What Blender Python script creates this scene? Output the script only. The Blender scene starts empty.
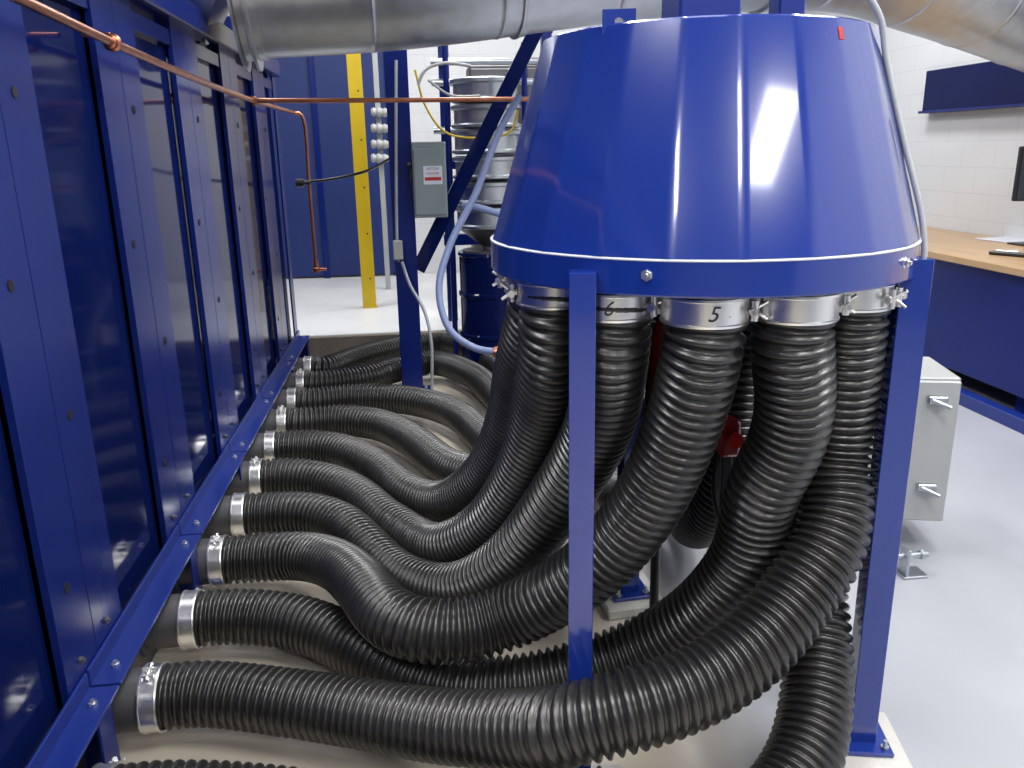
import bpy, bmesh, math
import numpy as np
from mathutils import Vector, Matrix
sc = bpy.context.scene
sc.view_settings.view_transform = 'Standard'
COL = sc.collection
# ------------------------------------------------------------------ camera
YAW, PIT, ROL, FPX = math.radians(6.5), math.radians(15.9), math.radians(1.03), 824.0
CAM = Vector((0, 0, 1.6))
r0 = Vector((math.cos(YAW), -math.sin(YAW), 0))
fw = Vector((math.sin(YAW)*math.cos(PIT), math.cos(YAW)*math.cos(PIT), -math.sin(PIT)))
u0 = r0.cross(fw)
cr = math.cos(ROL)*r0 - math.sin(ROL)*u0
cu = math.cos(ROL)*u0 + math.sin(ROL)*r0
cam = bpy.data.cameras.new('camera'); cam.lens = FPX/1024*36; cam.sensor_width = 36
co = bpy.data.objects.new('camera', cam); COL.objects.link(co)
M = Matrix((cr, cu, -fw)).transposed().to_4x4(); M.translation = CAM
co.matrix_world = M; sc.camera = co
def ray(px, py): return fw*FPX + cr*(px-512) + cu*(384-py)
def P(px, py, z):
    d = ray(px, py); return CAM + d*((z-CAM.z)/d.z)
def Q(px, py, y):
    d = ray(px, py); return CAM + d*(y/d.y)
# ------------------------------------------------------------------ materials
def newmat(name):
    m = bpy.data.materials.new(name); m.use_nodes = True
    nt = m.node_tree; return m, nt, nt.nodes['Principled BSDF']
def simple(name, col, rough=.5, metal=0, coat=0, bump=0, bscale=40, var=0, vscale=6, spec=.5, rvar=0, crough=.04):
    m, nt, b = newmat(name)
    b.inputs['Base Color'].default_value = (*col, 1)
    b.inputs['Roughness'].default_value = rough
    b.inputs['Metallic'].default_value = metal
    b.inputs['Coat Weight'].default_value = coat
    b.inputs['Coat Roughness'].default_value = crough
    b.inputs['Specular IOR Level'].default_value = spec
    geo = nt.nodes.new('ShaderNodeNewGeometry')
    if var or rvar:
        n = nt.nodes.new('ShaderNodeTexNoise'); n.inputs['Scale'].default_value = vscale; n.inputs['Detail'].default_value = 6
        nt.links.new(geo.outputs['Position'], n.inputs['Vector'])
        if var:
            mx = nt.nodes.new('ShaderNodeMix'); mx.data_type = 'RGBA'
            mx.inputs['A'].default_value = (*[c*(1-var) for c in col], 1)
            mx.inputs['B'].default_value = (*[min(1, c*(1+var)) for c in col], 1)
            nt.links.new(n.outputs['Fac'], mx.inputs['Factor']); nt.links.new(mx.outputs['Result'], b.inputs['Base Color'])
        if rvar:
            mr = nt.nodes.new('ShaderNodeMapRange'); mr.inputs['To Min'].default_value = max(0, rough-rvar); mr.inputs['To Max'].default_value = rough+rvar
            nt.links.new(n.outputs['Fac'], mr.inputs['Value']); nt.links.new(mr.outputs['Result'], b.inputs['Roughness'])
    if bump:
        n2 = nt.nodes.new('ShaderNodeTexNoise'); n2.inputs['Scale'].default_value = bscale; n2.inputs['Detail'].default_value = 3
        nt.links.new(geo.outputs['Position'], n2.inputs['Vector'])
        bp = nt.nodes.new('ShaderNodeBump'); bp.inputs['Strength'].default_value = bump; bp.inputs['Distance'].default_value = .01
        nt.links.new(n2.outputs['Fac'], bp.inputs['Height']); nt.links.new(bp.outputs['Normal'], b.inputs['Normal'])
    return m
BLUE = simple('blue_gloss_paint', (.008, .030, .235), .20, 0, 1.0, 0, 5, .08, 3, crough=.07)
BLUER = simple('blue_rail_paint', (.006, .022, .18), .35, 0, .2, 0, 5, .08, 3, crough=.1)
BLUEP = simple('blue_panel_paint', (.0028, .0075, .060), .08, 0, 0, 0, 3, .15, 2, spec=.12)
BLUEF = simple('blue_frame_paint', (.004, .014, .13), .25, 0, 0, 0, 20, .12, 4, crough=.1, spec=.3)
BLUEW = simple('blue_wall_paint', (.006, .022, .13), .5, 0, 0, .02, 20, .15, 3)
RUB = simple('black_hose_rubber', (.018, .0175, .017), .33, 0, .12, 0, 60, .45, 9, .7, .08, .2)
GALV = simple('galvanized_steel', (.50, .53, .57), .36, 1, 0, 0, 25, .2, 14, .5, .08)
BAND = simple('polished_clamp_steel', (.88, .88, .87), .32, 1, 0, .01, 30, .06, 20)
GRAYM = simple('dull_gray_steel', (.12, .12, .13), .5, .6, 0, .05, 30, .2, 8)
COPPER = simple('copper_pipe', (.50, .20, .12), .3, 1, 0, 0, 10, .25, 12)
DARK = simple('dark_void', (.004, .004, .008), .6)
YEL = simple('yellow_paint', (.62, .43, .01), .4, 0, 0, .03, 20, .08, 5)
WHITE = simple('white_sealant', (.60, .62, .70), .4)
CABG = simple('light_gray_enamel', (.36, .37, .37), .35, 0, .2, .01, 30, .05, 5)
DISG = simple('disconnect_gray_enamel', (.20, .25, .26), .4, 0, .2, .01, 30, .05, 5)
RED = simple('red_enamel', (.42, .015, .01), .35, 0, .3)
LILAC = simple('periwinkle_hose', (.17, .22, .40), .4, 0, 0, .02, 60)
BLK = simple('black_plastic', (.012, .012, .013), .4)
INK = simple('marker_ink', (.02, .02, .03), .6)
CONC = simple('concrete', (.52, .51, .48), .8, 0, 0, .3, 60, .2, 8)
SLAB = simple('white_coated_slab', (.70, .71, .72), .35, 0, 0, .05, 30, .06, 4)
CURB = simple('stained_concrete', (.16, .14, .12), .8, 0, 0, .4, 40, .3, 8)
CEIL = simple('ceiling_paint', (.12, .12, .13), .8, 0, 0, .05, 10)
FIXW = simple('fixture_enamel', (.5, .5, .5), .5)
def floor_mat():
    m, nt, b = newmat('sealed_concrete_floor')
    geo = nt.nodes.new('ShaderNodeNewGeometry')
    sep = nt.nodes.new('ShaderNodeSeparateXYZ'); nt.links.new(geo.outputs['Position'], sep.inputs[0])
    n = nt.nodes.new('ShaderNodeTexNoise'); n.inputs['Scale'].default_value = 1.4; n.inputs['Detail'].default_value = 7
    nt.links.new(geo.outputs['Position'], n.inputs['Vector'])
    mr = nt.nodes.new('ShaderNodeMapRange'); mr.inputs['From Min'].default_value = .55; mr.inputs['From Max'].default_value = .95  # warm-to-cool shift along X: tint of the light mixed into the floor colour
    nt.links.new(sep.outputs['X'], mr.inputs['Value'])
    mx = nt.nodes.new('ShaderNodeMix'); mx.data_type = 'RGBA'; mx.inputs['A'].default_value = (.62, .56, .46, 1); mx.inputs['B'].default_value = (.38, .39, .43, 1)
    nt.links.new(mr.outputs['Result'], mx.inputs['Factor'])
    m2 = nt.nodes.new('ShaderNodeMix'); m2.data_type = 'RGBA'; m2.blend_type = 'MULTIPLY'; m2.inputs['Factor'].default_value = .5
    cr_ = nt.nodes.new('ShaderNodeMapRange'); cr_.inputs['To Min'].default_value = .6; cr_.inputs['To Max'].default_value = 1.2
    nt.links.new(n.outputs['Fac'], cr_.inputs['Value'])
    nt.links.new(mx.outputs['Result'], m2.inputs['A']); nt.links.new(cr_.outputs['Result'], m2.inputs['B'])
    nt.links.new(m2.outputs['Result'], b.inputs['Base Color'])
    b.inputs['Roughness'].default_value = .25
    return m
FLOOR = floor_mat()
def block_mat():
    m, nt, b = newmat('painted_block_wall')
    geo = nt.nodes.new('ShaderNodeNewGeometry')
    sep = nt.nodes.new('ShaderNodeSeparateXYZ'); nt.links.new(geo.outputs['Position'], sep.inputs[0])
    add = nt.nodes.new('ShaderNodeMath'); nt.links.new(sep.outputs['X'], add.inputs[0]); nt.links.new(sep.outputs['Y'], add.inputs[1])
    cmb = nt.nodes.new('ShaderNodeCombineXYZ'); nt.links.new(add.outputs[0], cmb.inputs['X']); nt.links.new(sep.outputs['Z'], cmb.inputs['Y'])
    br = nt.nodes.new('ShaderNodeTexBrick'); br.inputs['Scale'].default_value = 1
    br.inputs['Brick Width'].default_value = .4; br.inputs['Row Height'].default_value = .2; br.inputs['Mortar Size'].default_value = .004
    br.inputs['Color1'].default_value = (.60, .61, .63, 1); br.inputs['Color2'].default_value = (.59, .60, .62, 1); br.inputs['Mortar'].default_value = (.53, .54, .56, 1)
    nt.links.new(cmb.outputs[0], br.inputs['Vector']); nt.links.new(br.outputs['Color'], b.inputs['Base Color'])
    bp = nt.nodes.new('ShaderNodeBump'); bp.inputs['Strength'].default_value = .15; bp.inputs['Distance'].default_value = .01; bp.invert = True
    nt.links.new(br.outputs['Fac'], bp.inputs['Height']); nt.links.new(bp.outputs['Normal'], b.inputs['Normal'])
    b.inputs['Roughness'].default_value = .5
    return m
BLOCK = block_mat()
DARKW = simple('gray_wall_paint', (.12, .13, .15), .6, 0, 0, .02, 10, .1, 2)
def wood_mat():
    m, nt, b = newmat('butcher_block_wood')
    geo = nt.nodes.new('ShaderNodeNewGeometry')
    mp = nt.nodes.new('ShaderNodeMapping'); mp.inputs['Rotation'].default_value = (0, 0, math.pi/2)
    nt.links.new(geo.outputs['Position'], mp.inputs['Vector'])
    br = nt.nodes.new('ShaderNodeTexBrick'); br.inputs['Brick Width'].default_value = .7; br.inputs['Row Height'].default_value = .045; br.inputs['Scale'].default_value = 1
    br.inputs['Mortar Size'].default_value = .001; br.inputs['Color1'].default_value = (.46, .31, .17, 1); br.inputs['Color2'].default_value = (.39, .25, .13, 1); br.inputs['Mortar'].default_value = (.25, .14, .07, 1)
    nt.links.new(mp.outputs[0], br.inputs['Vector']); nt.links.new(br.outputs['Color'], b.inputs['Base Color'])
    b.inputs['Roughness'].default_value = .35
    return m
WOOD = wood_mat()
def emit(name, col, s):
    m, nt, b = newmat(name); b.inputs['Emission Color'].default_value = (*col, 1); b.inputs['Emission Strength'].default_value = s
    b.inputs['Base Color'].default_value = (.8, .8, .8, 1); return m
LAMP = emit('lamp_diffuser', (1, .98, .95), 3)
# ------------------------------------------------------------------ builders
def frames(pts):
    n = len(pts); T = []
    for i in range(n):
        a = pts[max(i-1, 0)]; b = pts[min(i+1, n-1)]; T.append((b-a).normalized())
    up = Vector((0, 0, 1)) if abs(T[0].z) < .9 else Vector((0, 1, 0))
    N = (up - T[0]*up.dot(T[0])).normalized(); out = []
    for t in T:
        N = (N - t*N.dot(t)).normalized(); out.append((t, N, t.cross(N)))
    return out
def catmull(ctrl, ds):
    c = [Vector(p) for p in ctrl]; c = [c[0]*2-c[1]] + c + [c[-1]*2-c[-2]]; dense = []
    for i in range(1, len(c)-2):
        p0, p1, p2, p3 = c[i-1:i+3]
        t0 = 0; t1 = max(1e-6, (p1-p0).length**.5); t2 = t1+max(1e-6, (p2-p1).length**.5); t3 = t2+max(1e-6, (p3-p2).length**.5)
        k = max(4, int((p2-p1).length/(ds*.5)))
        for j in range(k):
            t = t1+(t2-t1)*j/k
            A1 = p0*((t1-t)/(t1-t0))+p1*((t-t0)/(t1-t0)); A2 = p1*((t2-t)/(t2-t1))+p2*((t-t1)/(t2-t1)); A3 = p2*((t3-t)/(t3-t2))+p3*((t-t2)/(t3-t2))
            B1 = A1*((t2-t)/(t2-t0))+A2*((t-t0)/(t2-t0)); B2 = A2*((t3-t)/(t3-t1))+A3*((t-t1)/(t3-t1))
            dense.append(B1*((t2-t)/(t2-t1))+B2*((t-t1)/(t2-t1)))
    dense.append(c[-2].copy())
    L = [0]
    for a, b in zip(dense, dense[1:]): L.append(L[-1]+(b-a).length)
    n = max(2, int(round(L[-1]/ds))+1); out = []; j = 0
    for i in range(n):
        s = L[-1]*i/(n-1)
        while j < len(L)-2 and L[j+1] < s: j += 1
        f = (s-L[j])/max(1e-9, L[j+1]-L[j]); out.append(dense[j].lerp(dense[j+1], min(1, max(0, f))))
    return out
class MB:
    def __init__(s): s.v = []; s.f = []
    def add(s, v, f):
        o = len(s.v); s.v += [tuple(x) for x in v]; s.f += [tuple(i+o for i in q) for q in f]; return s
    def box(s, c, d, R=None, bev=0):
        bm = bmesh.new(); bmesh.ops.create_cube(bm, size=1)
        bmesh.ops.scale(bm, vec=Vector(d), verts=bm.verts)
        if bev: bmesh.ops.bevel(bm, geom=bm.edges[:], offset=bev, segments=1, affect='EDGES', profile=.5)
        bm.verts.index_update(); c = Vector(c)
        v = [((R @ x.co) if R else x.co)+c for x in bm.verts]; f = [[q.index for q in p.verts] for p in bm.faces]
        bm.free(); return s.add(v, f)
    def lathe(s, o, ax, prof, seg=32, closed=False):
        o = Vector(o); ax = Vector(ax).normalized()
        up = Vector((0, 0, 1)) if abs(ax.z) < .9 else Vector((1, 0, 0))
        n = (up-ax*up.dot(ax)).normalized(); b = ax.cross(n); v = []; f = []
        for (h, r) in prof:
            for k in range(seg):
                a = 2*math.pi*k/seg; v.append(o+ax*h+n*(r*math.cos(a))+b*(r*math.sin(a)))
        m = len(prof)
        for i in range(m-1 if not closed else m):
            for k in range(seg):
                i2 = (i+1) % m; k2 = (k+1) % seg
                f.append((i*seg+k, i*seg+k2, i2*seg+k2, i2*seg+k))
        if not closed:
            if prof[0][1] > 1e-5: f.append(tuple(reversed(range(seg))))
            if prof[-1][1] > 1e-5: f.append(tuple((m-1)*seg+k for k in range(seg)))
        return s.add(v, f)
    def cyl(s, a, b, r, seg=20):
        a = Vector(a); b = Vector(b); return s.lathe(a, b-a, [(0, r), ((b-a).length, r)], seg)
    def tube(s, ctrl, r, seg=12, ds=.02, smooth=True, rf=None):
        p = catmull(ctrl, ds) if smooth else [Vector(x) for x in ctrl]
        seg = max(seg, 12)
        fr = frames(p); v = []; f = []; S = 0
        for i, (q, (t, n, b)) in enumerate(zip(p, fr)):
            if i: S += (p[i]-p[i-1]).length
            for k in range(seg):
                a = 2*math.pi*k/seg; rr = rf(S, a) if rf else r
                v.append(q+n*(rr*math.cos(a))+b*(rr*math.sin(a)))
        for i in range(len(p)-1):
            for k in range(seg):
                k2 = (k+1) % seg; f.append((i*seg+k, i*seg+k2, (i+1)*seg+k2, (i+1)*seg+k))
        f.append(tuple(reversed(range(seg)))); f.append(tuple((len(p)-1)*seg+k for k in range(seg)))
        return s.add(v, f)
    def done(s, name, mat, parent=None, smooth=True, ang=35, label=None, cat=None, **kw):
        me = bpy.data.meshes.new(name); me.from_pydata(s.v, [], s.f)
        bm = bmesh.new(); bm.from_mesh(me); bmesh.ops.recalc_face_normals(bm, faces=bm.faces); bm.to_mesh(me); bm.free()
        if smooth:
            me.polygons.foreach_set('use_smooth', [True]*len(me.polygons))
            if ang < 90: me.set_sharp_from_angle(angle=math.radians(ang))
        me.materials.append(mat)
        a = np.array(s.v); lo, hi = a.min(0), a.max(0); c = Vector(((lo+hi)/2).tolist())
        if parent is None: c.z = float(lo[2])
        me.transform(Matrix.Translation(-c)); me.update()
        o = bpy.data.objects.new(name, me); COL.objects.link(o)
        WL[o.name] = c
        if parent: o.parent = parent; o.location = c-WL[parent.name]
        else: o.location = c
        if label: o['label'] = label
        if cat: o['category'] = cat
        for k, v in kw.items(): o[k] = v
        return o
WL = {}
def thing(name, loc, label, cat, **kw):
    e = bpy.data.objects.new(name, None); e.empty_display_size = .1; COL.objects.link(e); e.location = loc
    WL[e.name] = Vector(loc); e['label'] = label; e['category'] = cat
    for k, v in kw.items(): e[k] = v
    return e
def text(body, size, mat, parent, loc, xdir, zdir, name='printed_text', off=0, shear=0):
    cv = bpy.data.curves.new('t', 'FONT'); cv.body = body; cv.size = size; cv.align_x = 'CENTER'; cv.align_y = 'CENTER'; cv.extrude = .0005; cv.offset = off; cv.shear = shear
    t = bpy.data.objects.new('t', cv); COL.objects.link(t); bpy.context.view_layer.update()
    me = bpy.data.meshes.new_from_object(t.evaluated_get(bpy.context.evaluated_depsgraph_get()))
    bpy.data.objects.remove(t); me.materials.clear(); me.materials.append(mat)
    x = Vector(xdir).normalized(); z = Vector(zdir).normalized(); y = z.cross(x)
    R = Matrix((x, y, z)).transposed().to_4x4(); me.transform(R)
    o = bpy.data.objects.new(name, me); COL.objects.link(o); o.parent = parent; o.location = Vector(loc)-WL[parent.name]; WL[o.name] = Vector(loc)
    return o
def rotz(a): return Matrix.Rotation(a, 3, 'Z')
# ------------------------------------------------------------------ room
def struct(name, c, d, mat): return MB().box(c, d).done(name, mat, smooth=False, kind='structure')
X0, X1, Y0, Y1, ZC = -3.6, 4.4, -4.5, 9.6, 4.6
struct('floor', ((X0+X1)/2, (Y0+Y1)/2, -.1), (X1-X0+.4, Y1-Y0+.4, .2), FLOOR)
struct('ceiling', ((X0+X1)/2, (Y0+Y1)/2, ZC+.1), (X1-X0+.4, Y1-Y0+.4, .2), CEIL)
struct('wall_right', (X1+.1, (Y0+Y1)/2, ZC/2), (.2, Y1-Y0+.4, ZC), BLOCK)
struct('wall_left', (X0-.1, (Y0+Y1)/2, ZC/2), (.2, Y1-Y0+.4, ZC), DARKW)
struct('wall_back', ((X0+X1)/2, Y1+.1, ZC/2), (X1-X0, .2, ZC), BLOCK)
struct('wall_front', ((X0+X1)/2, Y0-.1, ZC/2), (X1-X0, .2, ZC), DARKW)
MB().box((-.9, 8.03, .115), (5.0, 3.13, .23), bev=.01).done('trim_1', SLAB, smooth=False, kind='structure')
MB().box((-.9, 6.43, .11), (5.0, .05, .215), bev=.005).done('trim_2', CURB, smooth=False, kind='structure')
e = thing('partition_panel', (-2, 9.5, .23), 'dark blue painted steel partition against the block wall', 'partition')
for k in range(4):
    MB().box((-3.0+k*.8, 9.54, 1.6), (.78, .05, 2.7), bev=.01).done('panel', BLUEW, e)
for k in range(5):
    MB().box((-3.4+k*.8, 9.51, 1.6), (.06, .06, 2.74), bev=.005).done('stiffener', BLUEF, e)
# ------------------------------------------------------------------ enclosure
FX = -.92
enc = thing('test_enclosure', (-1.7, 3, 0), 'large glossy navy steel enclosure with channel posts and hose ports', 'machine')
MB().box((-1.75, 2.7, 1.21), (1.5, 7.2, 1.98), bev=.005).done('body', BLUEP, enc)
ys = [.14+.88*k for k in range(-1, 7)]
PW = .40
for y in ys:
    p = MB()
    for q in (0, 1):
        yy = y+q*(PW/2)
        p.box((FX-.010, yy+PW/4, 1.22), (.020, PW/2-.004, 1.94), bev=.0012)
    po = p.done('channel_post', BLUEF, enc)
    for (z, dy) in ((.55, .09), (1.32, .09), (1.75, .28), (.95, .28)):
        MB().cyl((FX-.001, y+dy, z), (FX+.0025, y+dy, z), .014, 16).done('bolt_hole', DARK, po)
    for dy in (.09, .28):
        MB().lathe((FX+.001, y+dy, .34), (1, 0, 0), [(0, .010), (.007, .010), (.007, .006), (.013, .006)], 6).done('hex_bolt', GRAYM, po)
MB().box((FX-.006, 6.25, 1.22), (.012, .14, 1.94), bev=.003).done('channel_post', BLUEF, enc)
for k, y in enumerate(ys):
    a = y+PW+.002; b = y+.878 if k < len(ys)-1 else 6.18
    MB().box((FX-.037, (a+b)/2, 1.2), (.014, b-a, 1.9)).done('panel', BLUEP, enc, smooth=False)
    MB().box((FX-.020, (a+b)/2, 2.05), (.030, b-a, .06), bev=.001).done('cross_bar', BLUEF, enc)
MB().box((FX+.005, 2.65, 2.16), (.09, 7.2, .10), bev=.006).done('top_rail', BLUEF, enc)
MB().box((FX-.02, 2.65, .12), (.03, 7.2, .235)).done('skirt', GRAYM, enc)
segs = [(-.9, 1.03), (1.04, 2.00), (2.01, 2.90), (2.91, 3.78), (3.79, 4.66), (4.67, 5.54), (5.55, 6.35)]
for a, b in segs:
    p = MB().box((FX+.042, (a+b)/2, .245), (.082, b-a, .010), bev=.002).box((FX+.005, (a+b)/2, .270), (.008, b-a, .05), bev=.002)
    r = p.done('bottom_rail', BLUER, enc)
    for yy in (a+.08, b-.08):
        MB().lathe((FX+.045, yy, .25), (0, 0, 1), [(0, .012), (.008, .012), (.008, .007), (.016, .007)], 6).done('hex_bolt', BAND, r)
for y in (1.04, 1.90, 2.80, 3.68, 4.56, 5.44, 6.25):
    p = MB().box((FX+.075, y, .12), (.008, .09, .235), bev=.002).box((FX+.10, y, .006), (.13, .10, .012), bev=.002).box((FX+.03, y+.04, .12), (.09, .008, .235), bev=.002)
    f = p.done('support_foot', BLUEF, enc)
    MB().lathe((FX+.12, y, .012), (0, 0, 1), [(0, .012), (.008, .012), (.008, .007), (.035, .007)], 6).done('anchor_bolt', GALV, f)
R = .091
PORTZ = .135
wy = [1.69+.405*k for k in range(11)]
for y in wy:
    MB().lathe((FX-.01, y, PORTZ), (1, 0, 0), [(0, .108), (.012, .108), (.012, R-.006), (.16, R-.006)], 32).done('hose_port', GRAYM, enc)
# ------------------------------------------------------------------ collector hood
CX, CY = .718, 2.079
cdir = Vector((-CX, -CY, 0)).normalized(); rdir = Vector((-cdir.y, cdir.x, 0))
if rdir.x < 0: rdir = -rdir
def cpos(th, r, z=0):
    t = math.radians(th); p = Vector((CX, CY, 0))+cdir*(r*math.cos(t))+rdir*(r*math.sin(t)); p.z = z; return p
hood = thing('collector_hood', (CX, CY, 0), 'glossy royal blue conical sheet-metal collector standing on square legs', 'industrial hood')
RB, RT, ZB, ZS, ZT = .52, .392, 1.306, 1.380, 1.845
def hood_cone():
    # rolled sheet: circle with slight flats from the press-brake bends
    m = MB(); seg = 220; nf = 22; prof = [(ZS, .515, 0), (ZS+.004, RB+.003, 1), (ZT, RT, 1), (ZT+.004, RT-.006, 1), (ZT-.02, RT-.02, 0), (ZT-.02, .001, 0)]
    v = []; f = []
    for (h, r, w) in prof:
        for k in range(seg):
            a = 2*math.pi*k/seg; u = (a*nf/(2*math.pi)) % 1.0
            ph = (u-.5)*2*math.pi/nf; flat = math.cos(math.pi/nf)/math.cos(ph)
            rr = r*(1+.80*w*(flat-1))
            v.append((CX+rr*math.cos(a), CY+rr*math.sin(a), h))
    for i in range(len(prof)-1):
        for k in range(seg):
            k2 = (k+1) % seg; f.append((i*seg+k, i*seg+k2, (i+1)*seg+k2, (i+1)*seg+k))
    m.add(v, f); return m
hood_cone().done('cone', BLUE, hood, ang=25)
MB().lathe((CX, CY, 0), (0, 0, 1), [(ZB+.02, 0), (ZB+.02, .505), (ZB, .508), (ZB, RB+.004), (ZB+.004, RB+.006), (ZS-.002, RB+.006), (ZS, .50)], 96).done('rim_band', BLUE, hood, ang=25)
MB().lathe((CX, CY, ZS), (0, 0, 1), [(-.003, RB+.005), (.0, RB+.0075), (.0015, RB+.007), (.003, RB), (0, RB-.004)], 96, closed=True).done('weld_seam', WHITE, hood)
for th in (-10, 58, 200):
    o = cpos(th, RB+.004, 1.350); d = (o-Vector((CX, CY, 1.350))).normalized()
    MB().lathe(o, d, [(0, .013), (.003, .013), (.003, .010), (.010, .010), (.010, .005), (.016, .005)], 6).done('hex_bolt', BAND, hood)
o = cpos(43, .400, 1.815); d = (o-Vector((CX, CY, 1.815))).normalized()
MB().box(o, (.004, .014, .026), rotz(math.atan2(d.y, d.x))@Matrix.Rotation(math.radians(-15.5), 3, 'Y'), .001).done('red_tag', RED, hood)
LEGS = [(-24, RB+.030), (73, RB-.004), (200, RB+.03)]
for th, rr in LEGS:
    c = cpos(th, rr, 0); d = (Vector((-c.x, -c.y, 0))).normalized()
    R_ = rotz(math.atan2(d.y, d.x)+(.0 if th < 0 else .35))
    w = .056 if th < 0 else .068
    zt = 1.355 if th < 0 else 1.345
    p = MB().box((c.x, c.y, (zt+.04)/2), (w, w, zt-.04), R_, .0015)
    lg = p.done('leg', BLUE, hood)
    MB().box((c.x, c.y, .047), (.15, .14, .014), R_, .003).done('base_plate', BLUE, lg)
    for a, b in ((.055, .05), (-.055, .05), (.055, -.05), (-.055, -.05)):
        q = c+R_@Vector((a, b, 0))
        MB().lathe((q.x, q.y, .054), (0, 0, 1), [(0, .011), (.008, .011), (.008, .006), (.025, .006)], 6).done('anchor_bolt', GALV, lg)
    MB().box((c.x, c.y, .02), (.24, .22, .04), R_, .006).done('leveling_pad', CONC, hood)
T1, T2, T3, T4, T0 = 64, 33, 4, -26, 104
PT = [-175, -145, -113, -83, -55, T4, T3, T2, T1, T0, 130, 156]
RC = .40
for th in PT:
    q = cpos(th, RC)
    MB().lathe((q.x, q.y, 0), (0, 0, 1), [(1.27, R-.006), (1.335, R-.006)], 32).done('hose_port', GALV, hood)
p = MB().box((CX-.01, CY, 2.9), (.15, .15, 2.15), bev=.006).box((CX-.01, CY, 1.845), (.26, .26, .012)); p.done('support_column', BLUER, hood)
MB().box((CX+.26, CY+.12, 3.05), (.07, .07, 2.45), bev=.004).done('support_column', BLUER, hood)
c = cpos(-28, .37, 1.86)
def ringplate(m, c, w, h, hole, t, R):
    n = 24; v = []; f = []
    for s_ in (-t/2, t/2):
        for k in range(n):
            a = 2*math.pi*k/n; ca, sa = math.cos(a), math.sin(a); s2 = 1/max(abs(ca), abs(sa))
            v.append(Vector(c)+R@Vector((w/2*ca*s2, s_, h/2*sa*s2)))
            v.append(Vector(c)+R@Vector((hole*ca, s_, hole*sa)))
    o = 2*n
    for k in range(n):
        a, b = 2*k, 2*((k+1) % n)
        f += [(a, b, b+1, a+1), (o+a, o+a+1, o+b+1, o+b), (a, a+o, b+o, b), (a+1, b+1, b+1+o, a+1+o)]
    m.add(v, f)
m = MB(); ringplate(m, (c.x, c.y, 1.852), .070, .05, .009, .01, rotz(math.radians(-12))); m.done('lifting_lug', BLUE, hood)
m = MB()
pts = [cpos(50, .26, 2.04), cpos(54, .30, 2.0), cpos(60, .36, 1.93), cpos(68, .400, 1.86), cpos(72, .415, 1.78), cpos(76, .468, 1.6), cpos(79, .52, 1.44), cpos(80, .536, 1.36), cpos(80, .54, 1.30)]
m.tube(pts, .007, 12); m.done('conduit', simple('gray_conduit', (.42, .44, .47), .4), hood)
# ------------------------------------------------------------------ hoses
def top(th): return cpos(th, RC)
def wall(i): return [Vector((FX+.12, wy[i], PORTZ)), Vector((FX+.18, wy[i], PORTZ)), Vector((FX+.27, wy[i], PORTZ))]
def up(th): q = top(th); return [Vector((q.x, q.y, 1.19)), Vector((q.x, q.y, 1.30))]
H = []
H.append((0, T0, [P(240, 803, .12), P(330, 815, .10), (.1, 1.42, .1), (.45, 1.40, .1), (.70, 1.46, .10), (.88, 1.58, .16), (.99, 1.76, .30), (1.04, 1.98, .60)]))
H.append((1, T1, [P(250, 697, .13), P(350, 711, .15), P(450, 727, .22), P(520, 728, .28), Q(600, 717, 1.53), Q(680, 695, 1.55), Q(745, 657, 1.60), Q(794, 600, 1.67), Q(824, 522, 1.76), Q(842, 435, 1.83)]))
H.append((2, T2, [P(300, 622, .12), P(355, 645, .11), P(420, 680, .10), P(500, 690, .11), P(580, 672, .15), P(650, 646, .22), Q(708, 606, 1.94), Q(750, 552, 1.86), Q(780, 485, 1.80), Q(797, 405, 1.73)]))
H.append((3, T3, [P(300, 555, .15), P(340, 566, .21), P(370, 596, .28), P(402, 627, .31), P(450, 634, .31), Q(505, 619, 2.06), Q(562, 590, 1.98), Q(615, 547, 1.90), Q(656, 488, 1.83), Q(688, 408, 1.75)]))
H.append((4, T4, [P(300, 512, .14), P(345, 524, .14), P(378, 548, .12), P(412, 582, .12), P(458, 590, .18), Q(512, 558, 2.30), Q(554, 504, 2.16), Q(592, 440, 2.02)]))
H.append((5, -55, [P(320, 480, .13), P(360, 497, .13), P(390, 527, .12), P(428, 550, .15), Q(478, 532, 2.62), Q(518, 482, 2.40), Q(543, 412, 2.18)]))
H.append((6, -83, [P(330, 448, .13), P(372, 464, .13), P(405, 492, .12), P(438, 503, .15), Q(478, 482, 2.95), Q(510, 435, 2.68), Q(525, 370, 2.4)]))
H.append((7, -113, [P(330, 420, .13), P(378, 424, .13), P(415, 442, .13), P(450, 468, .13), (.32, 3.35, .22), (.40, 2.95, .45), (.44, 2.6, .9)]))
H.append((8, -145, [P(340, 399, .13), P(400, 399, .13), P(450, 411, .13), P(482, 436, .13), (.46, 3.5, .13), (.56, 3.0, .25), (.60, 2.65, .7)]))
H.append((9, -175, [P(340, 382, .13), P(385, 374, .13), P(430, 362, .13), P(470, 374, .13), P(500, 400, .13), (.72, 3.7, .12), (.83, 3.1, .2), (.84, 2.7, .5)]))
H.append((10, 156, [P(350, 360, .13), P(400, 347, .13), P(440, 341, .13), P(485, 357, .13), P(515, 380, .13), (1.0, 4.2, .12), (1.08, 3.3, .14), (1.0, 2.75, .22), (.98, 2.45, .5)]))
DS = .05
paths = []
for (i, th, mid) in H:
    paths.append(np.array([list(p) for p in catmull(wall(i)+[Vector(p) for p in mid]+up(th), DS)]))
ids = np.concatenate([[k]*len(p) for k, p in enumerate(paths)])
fixed = np.concatenate([np.array([j < 3 or j >= len(p)-3 for j in range(len(p))]) for p in paths])
ORI = np.concatenate(paths); A = ORI.copy()
starts = np.cumsum([0]+[len(p) for p in paths])
legp = [cpos(t, r) for t, r in LEGS]
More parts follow.
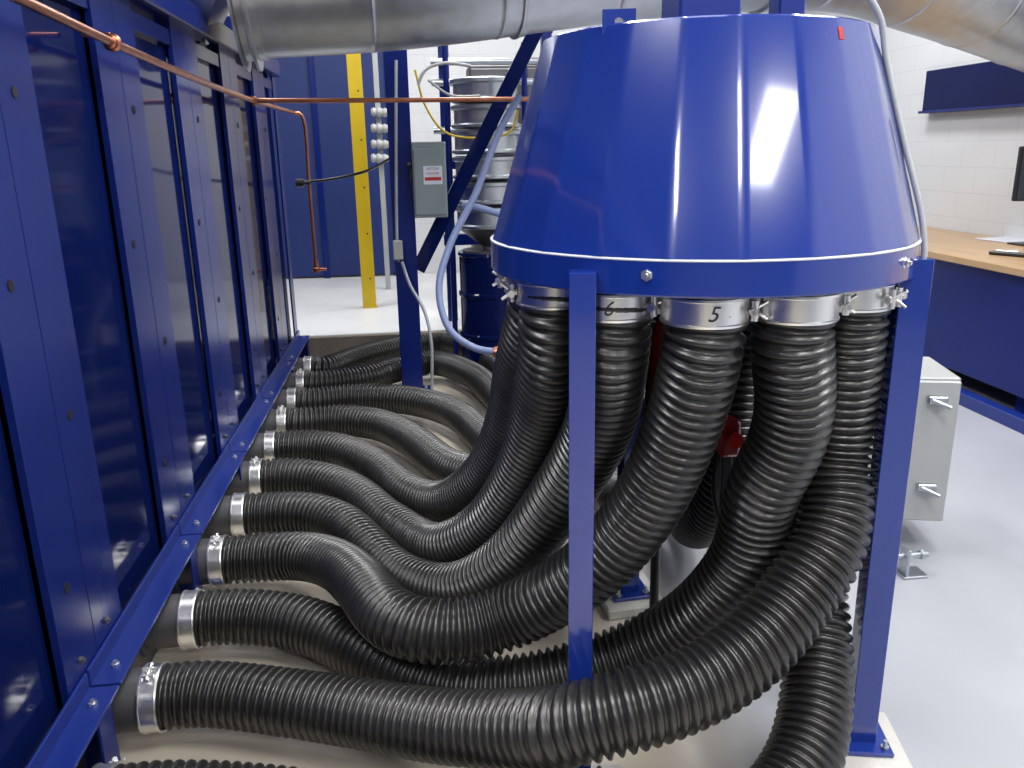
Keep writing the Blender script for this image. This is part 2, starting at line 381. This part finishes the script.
diff_id = ids[:, None] != ids[None, :]
def bend(A, w):
    sm = np.zeros_like(A)
    for a, b in zip(starts, starts[1:]):
        q = A[a:b]; lap = np.zeros_like(q); lap[1:-1] = (q[:-2]+q[2:])*.5-q[1:-1]
        sm[a:b] = lap*w[0]
        bl = np.zeros_like(q); bl[2:-2] = (lap[1:-3]+lap[3:-1])*.5-lap[2:-2]; sm[a:b] -= bl*w[1]
    return sm
for it in range(240):
    D = A[:, None, :]-A[None, :, :]; dist = np.sqrt((D**2).sum(-1))+1e-6
    ov = np.where(diff_id & (dist < 2*R), 2*R-dist, 0)
    mv = (D/dist[..., None]*ov[..., None]); cnt = np.maximum(1, (ov > 0).sum(1))
    d = mv.sum(1)/cnt[:, None]*.55 + bend(A, (.05, .22)) + (ORI-A)*.025
    d[fixed] = 0; A += d
    for lp in legp:
        v = A[:, :2]-np.array([lp.x, lp.y]); l = np.sqrt((v**2).sum(1))+1e-6; mn = R+.038
        k = (l < mn) & ~fixed; A[k, :2] += v[k]/l[k, None]*((mn-l[k])*.5)[:, None]
    v = A[:, :2]-np.array([-.06, 5.45]); l = np.sqrt((v**2).sum(1))+1e-6; k = (l < R+.13) & ~fixed
    A[k, :2] += v[k]/l[k, None]*((R+.13-l[k])*.5)[:, None]
    A[:, 2] = np.where(fixed, A[:, 2], np.maximum(A[:, 2], R+.002))
assert np.isfinite(A).all() and np.abs(A).max() < 20
PITCH = .026
def rib(s, a):
    return R-.0155*(.5+.5*math.cos(2*math.pi*s/PITCH+a))**1.4
def clamp(parent, o, ax, side, s0=0, s1=.060, k=1.0):
    ax = Vector(ax); side = Vector(side).normalized(); o = Vector(o)
    r = R+.001
    c = MB().lathe(o, ax, [(s0, r-.004), (s0, r+.003), (s0+.005, r+.004), (s0+.007, r+.001), (s1-.007, r+.001), (s1-.005, r+.004), (s1, r+.003), (s1, r-.004)], 40, closed=True).done('hose_clamp', BAND, parent, ang=50)
    t = ax.cross(side).normalized(); m = (s0+s1)/2; q = o+ax*m+side*(r+.010*k)
    b = MB()
    b.cyl(q-t*.030*k, q+t*.030*k, .0035*k, 10)
    b.lathe(q+t*.022*k, t, [(0, .007*k), (.007*k, .007*k)], 6); b.lathe(q-t*.030*k, t, [(0, .007*k), (.007*k, .007*k)], 6)
    for sg in (-1, 1):
        b.cyl(q+t*(.012*sg*k)-ax*.016*k, q+t*(.012*sg*k)+ax*.016*k, .0055*k, 12)
        b.box(q+t*(.012*sg*k)-side*.007*k, (.006*k, .006*k, .006*k))
    # folded wing nut on the T-bolt
    b.cyl(q+side*.002-ax*.004, q+side*.018*k-ax*.014*k, .003*k, 8)
    b.cyl(q+side*.002+ax*.004, q+side*.018*k+ax*.014*k, .003*k, 8)
    b.done('clamp_bolt', BAND, c)
    return c
labels = {0: 'black corrugated flexible hose lying lowest beneath another hose', 1: 'black corrugated flexible hose sweeping wide around the square leg', 3: 'black corrugated flexible hose draped over neighbours, clamp marked 5', 4: 'black corrugated flexible hose passing under a neighbour, clamp marked 6'}
for k, (i, th, mid) in enumerate(H):
    p = A[starts[k]:starts[k+1]]
    e = thing('corrugated_hose', (float(p[0][0]), float(p[0][1]), 0), labels.get(i, 'black corrugated flexible duct hose clamped between enclosure port and hood'), 'hose', group='exhaust hoses between enclosure and hood')
    MB().tube([Vector(x) for x in p.tolist()], R, 28, PITCH/8, rf=rib).done('hose_body', RUB, e, ang=100)
    clamp(e, (FX+.110, wy[i], PORTZ), (1, 0, 0), Vector((0, -.25, .95)) if i % 2 else Vector((0, .9, .3)), s1=.052)
    q = top(th)
    sd = {T3: rdir+cdir*.15, T4: rdir*.95+cdir*.3, T2: rdir*.9-cdir*.1, T1: rdir*.8+cdir*.6, -55: -rdir+cdir*.2}.get(th, -rdir)
    c2 = clamp(e, (q.x, q.y, 1.236), (0, 0, 1), sd, k=1.35)
    if th in (T3, T4):
        d5 = Vector((-q.x, -q.y, 0)).normalized(); t5 = Vector((-d5.y, d5.x, 0))
        if t5.x < 0: t5 = -t5
        d6 = (d5+t5*(.18 if th == T3 else -.10)).normalized(); x6 = Vector((-d6.y, d6.x, 0))
        if x6.x < 0: x6 = -x6
        text('5' if th == T3 else '6', .046, INK, c2, Vector((q.x, q.y, 1.266))+d6*(R+.0035), x6, d6, 'handwritten_number', -.0002, .3)
# ------------------------------------------------------------------ copper pipes
PX = FX+.08
cp = thing('copper_pipe_run', (PX, 3, 1.8), 'copper pipe running along the enclosure and dropping at its end', 'pipe')
m = MB(); m.tube([(PX, -.6, 2.0), (PX, 1.0, 1.97), (PX, 2.1, 1.938), (PX, 2.75, 1.914), (PX, 3.8, 1.89), (PX, 4.9, 1.88), (PX+.02, 6.42, 1.88)], .013, 14, .1)
m.tube([(PX+.02, 6.42, 1.88), (PX+.06, 6.44, 1.875), (PX+.08, 6.45, 1.82), (PX+.08, 6.45, 1.4), (PX+.08, 6.45, .75)], .013, 14, .03); m.done('pipe', COPPER, cp)
for y, z in ((2.68, 1.917), (4.9, 1.88)):
    m = MB().lathe((PX, y-.03, z), (0, 1, 0), [(0, .015), (.003, .02), (.02, .02), (.024, .026), (.036, .026), (.04, .02), (.057, .02), (.06, .015)], 16)
    m.box((PX-.04, y, z+.02), (.08, .02, .012), bev=.002); m.done('pipe_coupling', COPPER, cp)
m = MB().lathe((PX+.08, 6.45, .72), (0, 0, 1), [(0, .03), (.03, .03), (.035, .02), (.08, .02)], 16).box((PX+.12, 6.45, .74), (.08, .02, .02), bev=.003)
m.done('valve', COPPER, cp)
m = MB().tube([(PX, 4.9, 1.88), (0, 4.92, 1.875), (.62, 4.95, 1.875), (.9, 4.96, 1.875)], .013, 14, .1); m.done('branch_pipe', COPPER, cp)
# ------------------------------------------------------------------ overhead duct
du = thing('ventilation_duct', (1.5, 4.6, 2.0), 'large galvanized round ventilation duct hung overhead', 'duct')
m = MB(); dp = [(-.78, 4.3, 2.36), (0, 4.36, 2.41), (1.2, 4.5, 2.56), (2.3, 4.6, 2.62), (3.0, 4.8, 2.52), (4.39, 5.4, 2.30)]
m.tube(dp, .33, 64, .01, rf=lambda s, a: .33+(.004 if s % .6 < .012 else 0)); m.done('duct_body', GALV, du)
dpp = catmull(dp, .02)
for idx, rr in ((1, .385), (4, .385), (66, .345), (134, .345)):
    t = (dpp[idx+1]-dpp[idx]).normalized()
    MB().lathe(dpp[idx]-t*.02, t, [(0, .325), (0, rr), (.012, rr), (.016, .34), (.045, .338), (.045, .325)], 64, closed=True).done('duct_flange', GALV, du)
m = MB().tube([(-.78, 4.3, 2.36), (-.86, 4.29, 2.41), (-.96, 4.28, 2.60), (-.98, 4.28, 2.9)], .30, 48, .02); m.done('duct_elbow', GALV, du)
for x, y in ((.3, 4.39), (2.6, 4.7)):
    MB().cyl((x, y, 2.7), (x, y, 4.6), .008).done('hanger_rod', GALV, du)
# ------------------------------------------------------------------ blue column with disconnect
colm = thing('steel_column', (-.06, 5.5, 0), 'blue steel column with bolted base plate and diagonal brace', 'column')
m = MB().box((-.06, 5.45, 1.9), (.012, .16, 3.75)).box((-.06, 5.53, 1.9), (.14, .012, 3.75), bev=.002).box((-.06, 5.37, 1.9), (.14, .012, 3.75), bev=.002); m.done('shaft', BLUEF, colm)
b = MB().box((-.06, 5.45, .012), (.24, .24, .024), bev=.003).done('base_plate', BLUEF, colm)
for a in (-.09, .09):
    MB().lathe((-.06+a, 5.35, .024), (0, 0, 1), [(0, .016), (.012, .016), (.012, .009), (.06, .009)], 6).done('anchor_bolt', GALV, colm)
a, b = Q(418, 270, 5.45), Q(556, -10, 5.45); dv = (b-a); L = dv.length; ang = math.atan2(dv.z, dv.x)
MB().box((a+b)/2, (L, .03, .09), Matrix.Rotation(-ang, 3, 'Y'), .003).box((a+b)/2+Vector((0, .03, 0)), (L, .06, .012), Matrix.Rotation(-ang, 3, 'Y'), .002).done('diagonal_brace', BLUEP, colm)
dx = thing('disconnect_switch', (0, 5.3, 1.2), 'gray metal safety disconnect switch box with warning stickers on blue column', 'electrical box')
a, b = Q(411, 142, 5.28), Q(448, 217, 5.28); c = (a+b)/2; w, h = b.x-a.x, a.z-b.z
MB().box((c.x, 5.31, c.z), (w, .10, h), bev=.006).done('box_body', DISG, dx)
MB().box((c.x, 5.254, c.z-.01), (w*.92, .012, h*.88), bev=.004).done('door', DISG, dx)
MB().box((c.x-w/2-.012, 5.30, c.z+.05), (.016, .03, .12), bev=.004).cyl((c.x-w/2-.02, 5.30, c.z+.08), (c.x-w/2-.02, 5.24, c.z+.10), .010).done('lever', BLK, dx)
lz = c.z+.03
lp = MB().box((c.x+.02, 5.2465, lz), (.115, .002, .11)).done('warning_label', WHITE, dx, smooth=False)
text('EATON', .022, BLUE, lp, (c.x+.02, 5.2448, lz+.038), (1, 0, 0), (0, -1, 0))
text('DANGER', .019, RED, lp, (c.x+.02, 5.2448, lz+.010), (1, 0, 0), (0, -1, 0))
MB().box((c.x+.02, 5.2448, lz-.022), (.10, .001, .020)).done('label_stripe', RED, lp, smooth=False)
cd = thing('electrical_conduit', Q(398, 240, 5.3), 'thin gray electrical conduit strapped along the blue column', 'conduit')
GCON = simple('gray_conduit_paint', (.40, .43, .47), .4, .3)
m = MB().tube([Q(396, 60, 5.34), Q(396, 140, 5.34), Q(397, 240, 5.34), Q(398, 262, 5.34)], .010, 10, .05)
m.tube([Q(402, 262, 5.3), Q(410, 285, 5.2), Q(424, 310, 5.15), Q(431, 340, 5.1), Q(432, 395, 5.1)], .010, 10, .03); m.done('pipe', GCON, cd)
c = Q(398, 250, 5.3); MB().box(c, (.06, .06, .12), bev=.006).done('junction_box', CABG, cd)
fx = thing('flexible_conduit', P(495, 352, .2), 'periwinkle flexible liquid-tight conduit looping down with red end fitting', 'hose')
m = MB().tube([Q(520, 95, 4.9), Q(500, 130, 4.9), Q(475, 195, 4.8), Q(450, 245, 4.7), Q(439, 290, 4.6), Q(450, 330, 4.5), Q(475, 348, 4.45), Q(495, 352, 4.4)], .020, 14, .03); m.done('hose_body', LILAC, fx)
m = MB().tube([Q(462, 205, 4.85), Q(480, 208, 4.85), Q(500, 214, 4.85)], .020, 12, .03).done('branch', LILAC, fx)
MB().lathe(Q(493, 352, 4.4), (1, 0, -.1), [(0, .026), (.02, .034), (.045, .034), (.05, .024), (.09, .024)], 12).done('fitting', COPPER, fx)
w1 = thing('yellow_cable', Q(430, 90, 5.6), 'thin yellow cable looping between brace and tank', 'cable')
MB().tube([Q(415, 70, 5.6), Q(425, 105, 5.6), Q(445, 132, 5.6), Q(475, 138, 5.6), Q(510, 132, 5.6), Q(518, 110, 5.6)], .007, 8, .03).done('wire', YEL, w1)
w2 = thing('gray_cable', Q(430, 65, 5.6), 'thin gray cable arched near the blue column', 'cable')
MB().tube([Q(418, 85, 5.5), Q(425, 70, 5.5), Q(445, 63, 5.5), Q(470, 66, 5.5)], .010, 8, .03).tube([Q(428, 80, 5.5), Q(450, 95, 5.5), Q(480, 96, 5.5)], .008, 8, .03).done('wire', CABG, w2)
w3 = thing('black_cable', Q(340, 178, 6.3), 'black cable strung from enclosure end toward the column', 'cable')
MB().tube([Q(300, 182, 6.2), Q(325, 180, 6.2), Q(360, 173, 6.1), Q(392, 158, 5.6)], .010, 8, .05).lathe(Q(296, 183, 6.2), (1, 0, 0), [(0, .03), (.05, .03), (.06, .015), (.1, .015)], 12).done('wire', BLK, w3)
yb = P(370, 308, .23); yp = thing('yellow_post', yb, 'tall yellow painted steel angle post with small bolt holes', 'post')
ab = MB().box((yb.x, yb.y, 1.6), (.12, .012, 2.74), bev=.002).box((yb.x-.055, yb.y+.04, 1.6), (.012, .08, 2.74), bev=.002).done('angle_bar', YEL, yp)
for z in (.5, .9, 1.3, 1.7, 2.1): MB().cyl((yb.x+.02, yb.y-.0075, z), (yb.x+.02, yb.y-.003, z), .008, 14).done('bolt_hole', DARK, ab)
MB().box((yb.x, yb.y+.03, .236), (.13, .09, .010), bev=.002).done('base_plate', YEL, yp)
a = Q(383, 300, 8.5)
ins = thing('electrical_insulator_rack', (a.x, 8.5, .23), 'gray ribbed electrical insulators mounted on a thin post beside yellow post', 'insulators')
MB().box((a.x+.06, 8.56, 1.6), (.05, .05, 2.74), bev=.004).done('rack_bar', CABG, ins)
for y in (112, 128, 144, 158):
    q = Q(371, y, 8.5); MB().lathe(q, (1, 0, -.05), [(0, .03), (.02, .045), (.05, .035), (.07, .05), (.11, .035), (.13, .045), (.17, .03)], 16).done('insulator', CABG, ins)
tc = Q(489, 230, 6.0); tk = thing('filter_column', (tc.x, 6.0, 0), 'gray ribbed cylindrical filter column with stacked clamp rings', 'tank')
for k in range(6):
    z = 1.06+k*.17
    MB().lathe((tc.x, 6.0, z), (0, 0, 1), [(0, .22), (.01, .245), (.025, .245), (.035, .225), (.12, .225), (.13, .245), (.15, .245), (.16, .22)], 40).done('ring_section', GALV, tk)
for dx_ in (-.27, .27):
    MB().cyl((tc.x+dx_, 6.0, 0), (tc.x+dx_, 6.0, 2.3), .02).done('tie_rod', BLUEF, tk)
MB().lathe((tc.x, 6.0, .93), (0, 0, 1), [(0, .05), (.13, .22)], 32).done('outlet_cone', GRAYM, tk)
dr = thing('blue_drum', (tc.x, 5.95, 0), 'dark blue steel drum below the filter column', 'drum')
MB().lathe((tc.x, 5.95, 0), (0, 0, 1), [(0, .225), (.28, .225), (.29, .235), (.31, .235), (.32, .225), (.58, .225), (.59, .235), (.61, .235), (.62, .225), (.87, .225), (.88, .235), (.90, .23), (.90, .0)], 40).done('drum_body', BLUEP, dr)
MB().lathe((tc.x, 5.95, .90), (0, 0, 1), [(0, .20), (.012, .20), (.012, .05), (.03, .05), (.03, 0)], 32).done('lid', GRAYM, dr)
c = Q(492, 100, 6.6)
g = thing('pipe_rack', (c.x, 6.8, .23), 'blue steel rack frame with gray pipes behind the filter column', 'rack')
for x in (-.35, .45): MB().box((c.x+x, 6.8, 1.42), (.08, .08, 2.38), bev=.005).done('frame_post', BLUEF, g)
for z in (2.5, 1.5, .9): MB().box((c.x+.05, 6.8, z), (.9, .07, .09), bev=.005).done('cross_beam', BLUEF, g)
for z in (2.25, 2.1, 1.75): MB().cyl((c.x-.45, 6.72, z), (c.x+.7, 6.72, z), .028).done('rack_pipe', GALV, g)
ec = thing('added_dark_backdrop', (c.x+.35, 7.3, .23), 'added dark gray cabinet-shaped backdrop that darkens the background behind the pipe rack', 'cabinet')  # dark cabinet-shaped panel added to shade the background behind the rack
MB().box((c.x+.35, 7.4, 1.25), (.95, .4, 2.04), bev=.01).done('body', GRAYM, ec)
for x in (-.235, .235): MB().box((c.x+.35+x, 7.19, 1.25), (.46, .02, 1.98), bev=.005).done('door', GRAYM, ec)
# ------------------------------------------------------------------ items within the hose circle
fe = thing('red_canister', (.68, 2.20, 0), 'red canister on a thin black stand behind the hoses', 'canister')
MB().lathe((.68, 2.20, .90), (0, 0, 1), [(0, .02), (.01, .035), (.2, .035), (.22, .025), (.24, .012), (.28, .012)], 24).done('canister_body', RED, fe)
MB().cyl((.68, 2.20, 0), (.68, 2.20, .91), .014).lathe((.68, 2.20, 0), (0, 0, 1), [(0, .06), (.012, .06), (.015, .014)], 24).done('stand', BLK, fe)
rp = Q(727, 436, 2.15)
rv = thing('red_valve_body', (rp.x, 2.15, 0), 'red valve housing on a thin black post among the hoses', 'valve')
MB().box((rp.x, 2.15, rp.z), (.06, .07, .11), bev=.010).cyl((rp.x, 2.15, rp.z), (rp.x, 2.08, rp.z+.01), .022).done('housing', RED, rv)
MB().box((rp.x, 2.15, (rp.z-.05)/2), (.03, .03, rp.z-.05), bev=.003).box((rp.x, 2.15, .006), (.10, .10, .012)).done('post', BLK, rv)
lc = thing('black_cable_loop', P(735, 530, .3), 'black electrical cable hanging in a loop behind the hoses', 'cable')
MB().tube([Q(718, 452, 2.15), Q(714, 490, 2.13), Q(722, 522, 2.12), Q(738, 532, 2.12), Q(750, 515, 2.14), Q(757, 480, 2.2)], .008, 8, .02).done('wire', BLK, lc)
# gray control cabinet
BX, BY = 1.84, 3.04
cb = thing('control_cabinet', (BX, BY, 0), 'light gray metal control cabinet with latches on a recessed plinth', 'cabinet')
Rz = rotz(math.radians(-14))
def cbp(x, y, z): return Vector((BX, BY, 0))+Rz@Vector((x, y, z))
MB().box(cbp(0, 0, .43), (.52, .34, .60), Rz, .006).done('body', CABG, cb)
d = MB().box(cbp(.0, -.182, .43), (.51, .018, .58), Rz, .005).done('door', CABG, cb)
for z in (.65, .29):
    MB().box(cbp(.17, -.20, z), (.07, .03, .03), Rz, .004).cyl(cbp(.15, -.21, z), cbp(.21, -.24, z-.02), .009).done('latch', GALV, d)
for z in (.63, .23):
    MB().box(cbp(.27, -.10, z), (.02, .06, .05), Rz, .004).done('hinge', GALV, cb)
MB().box(cbp(-.06, .06, .065), (.30, .20, .13), Rz, .004).done('plinth', CABG, cb)
q = P(910, 574, 0)
fb = thing('floor_bracket', q, 'small galvanized strut bracket bolted to the floor', 'bracket')
MB().box((q.x, q.y, .005), (.10, .08, .01), bev=.002).box((q.x-.03, q.y, .06), (.012, .06, .11), bev=.002).done('angle', GALV, fb)
MB().cyl((q.x-.06, q.y, .08), (q.x+.06, q.y, .08), .012).lathe((q.x+.03, q.y, .08), (1, 0, 0), [(0, .02), (.012, .02)], 6).done('bolt', GALV, fb)
# ------------------------------------------------------------------ workbench
wb = thing('workbench', (3.85, 4.5, 0), 'long blue steel workbench with wooden top against the block wall', 'workbench')
MB().box((3.90, 4.3, .875), (.98, 5.0, .045), bev=.004).done('worktop', WOOD, wb, label='butcher-block maple worktop')
MB().box((3.93, 4.3, .50), (.90, 4.9, .70), bev=.004).done('body', BLUEF, wb)
MB().box((3.475, 4.3, .50), (.014, 4.88, .69), bev=.003).done('front_panel', BLUEF, wb)
MB().box((3.40, 4.3, .04), (.08, 4.9, .08), bev=.004).done('base_rail', BLUER, wb)
for y in (1.9, 4.3, 6.7):
    MB().box((3.93, y, .075), (.8, .08, .15), bev=.004).done('leg', BLUEF, wb)
q = P(1012, 241, .9)
npd = thing('paper_notepad', (q.x, q.y, .898), 'white paper notepad lying on the wooden worktop', 'notepad')
MB().box((q.x+.03, q.y, .903), (.30, .42, .008), rotz(.2), .001).done('pages', WHITE, npd)
q = P(1010, 255, .9)
tl = thing('hand_tool', (q.x, q.y, .898), 'black and steel hand tool lying on the wooden worktop', 'tool')
MB().box((q.x-.02, q.y-.05, .91), (.04, .28, .024), rotz(.5), .006).done('handle', BLK, tl)
MB().box((q.x+.06, q.y+.10, .908), (.03, .14, .016), rotz(.5), .004).done('blade', GALV, tl)
sh = thing('wall_panel', (4.36, 6, 1.85), 'dark blue steel panel mounted on the block wall', 'panel')
MB().box((4.36, 5.7, 2.0), (.06, 2.4, .34), bev=.004).done('panel_face', BLUEP, sh)
MB().box((4.34, 5.7, 1.84), (.09, 2.4, .02), bev=.002).done('panel_lip', BLUEF, sh)
a = Q(1013, 195, 5.3)
mo = thing('computer_monitor', (a.x+.20, 5.3, .9), 'black flat monitor on a stand on the bench', 'monitor')
MB().box((a.x+.20, 5.3, 1.38), (.40, .03, .36), bev=.006).done('housing', BLK, mo)
MB().box((a.x+.20, 5.282, 1.38), (.37, .003, .33)).done('screen', simple('dark_screen', (.02, .025, .04), .1), mo)
MB().box((a.x+.20, 5.34, 1.08), (.05, .03, .36), bev=.004).box((a.x+.20, 5.33, .904), (.22, .16, .012), bev=.003).done('stand', BLK, mo)
# ------------------------------------------------------------------ lamps
for i, (x, y) in enumerate([(-1.5, -2.6), (.6, -2.6), (2.8, -2.6), (-1.5, .6), (1.2, .4), (3.2, .8), (.2, 3.3), (2.6, 3.3), (-1.5, 6.6), (.6, 7.4), (2.9, 6.4)]):
    l = thing('ceiling_lamp', (x, y, 4.2), 'white suspended fluorescent ceiling fixture', 'lamp', group='ceiling fixtures')
    MB().box((x, y, 4.26), (.64, 1.5, .06), bev=.01).done('housing', FIXW, l)
    MB().box((x, y, 4.225), (.60, 1.44, .015)).done('diffuser', LAMP, l)
    for dy in (-.6, .6): MB().cyl((x, y+dy, 4.28), (x, y+dy, 4.6), .006, 8).done('suspension_rod', GALV, l)
    L = bpy.data.lights.new('area', 'AREA'); L.shape = 'RECTANGLE'; L.size = .6; L.size_y = 1.44; L.energy = 86 if y > -2 else 66; L.color = (1, .995, .985)
    lo = bpy.data.objects.new('lamp_light', L); COL.objects.link(lo); lo.parent = l; lo.location = (0, 0, .005)
w = bpy.data.worlds.new('w'); sc.world = w; w.use_nodes = True
w.node_tree.nodes['Background'].inputs[0].default_value = (.6, .65, .75, 1); w.node_tree.nodes['Background'].inputs[1].default_value = .5
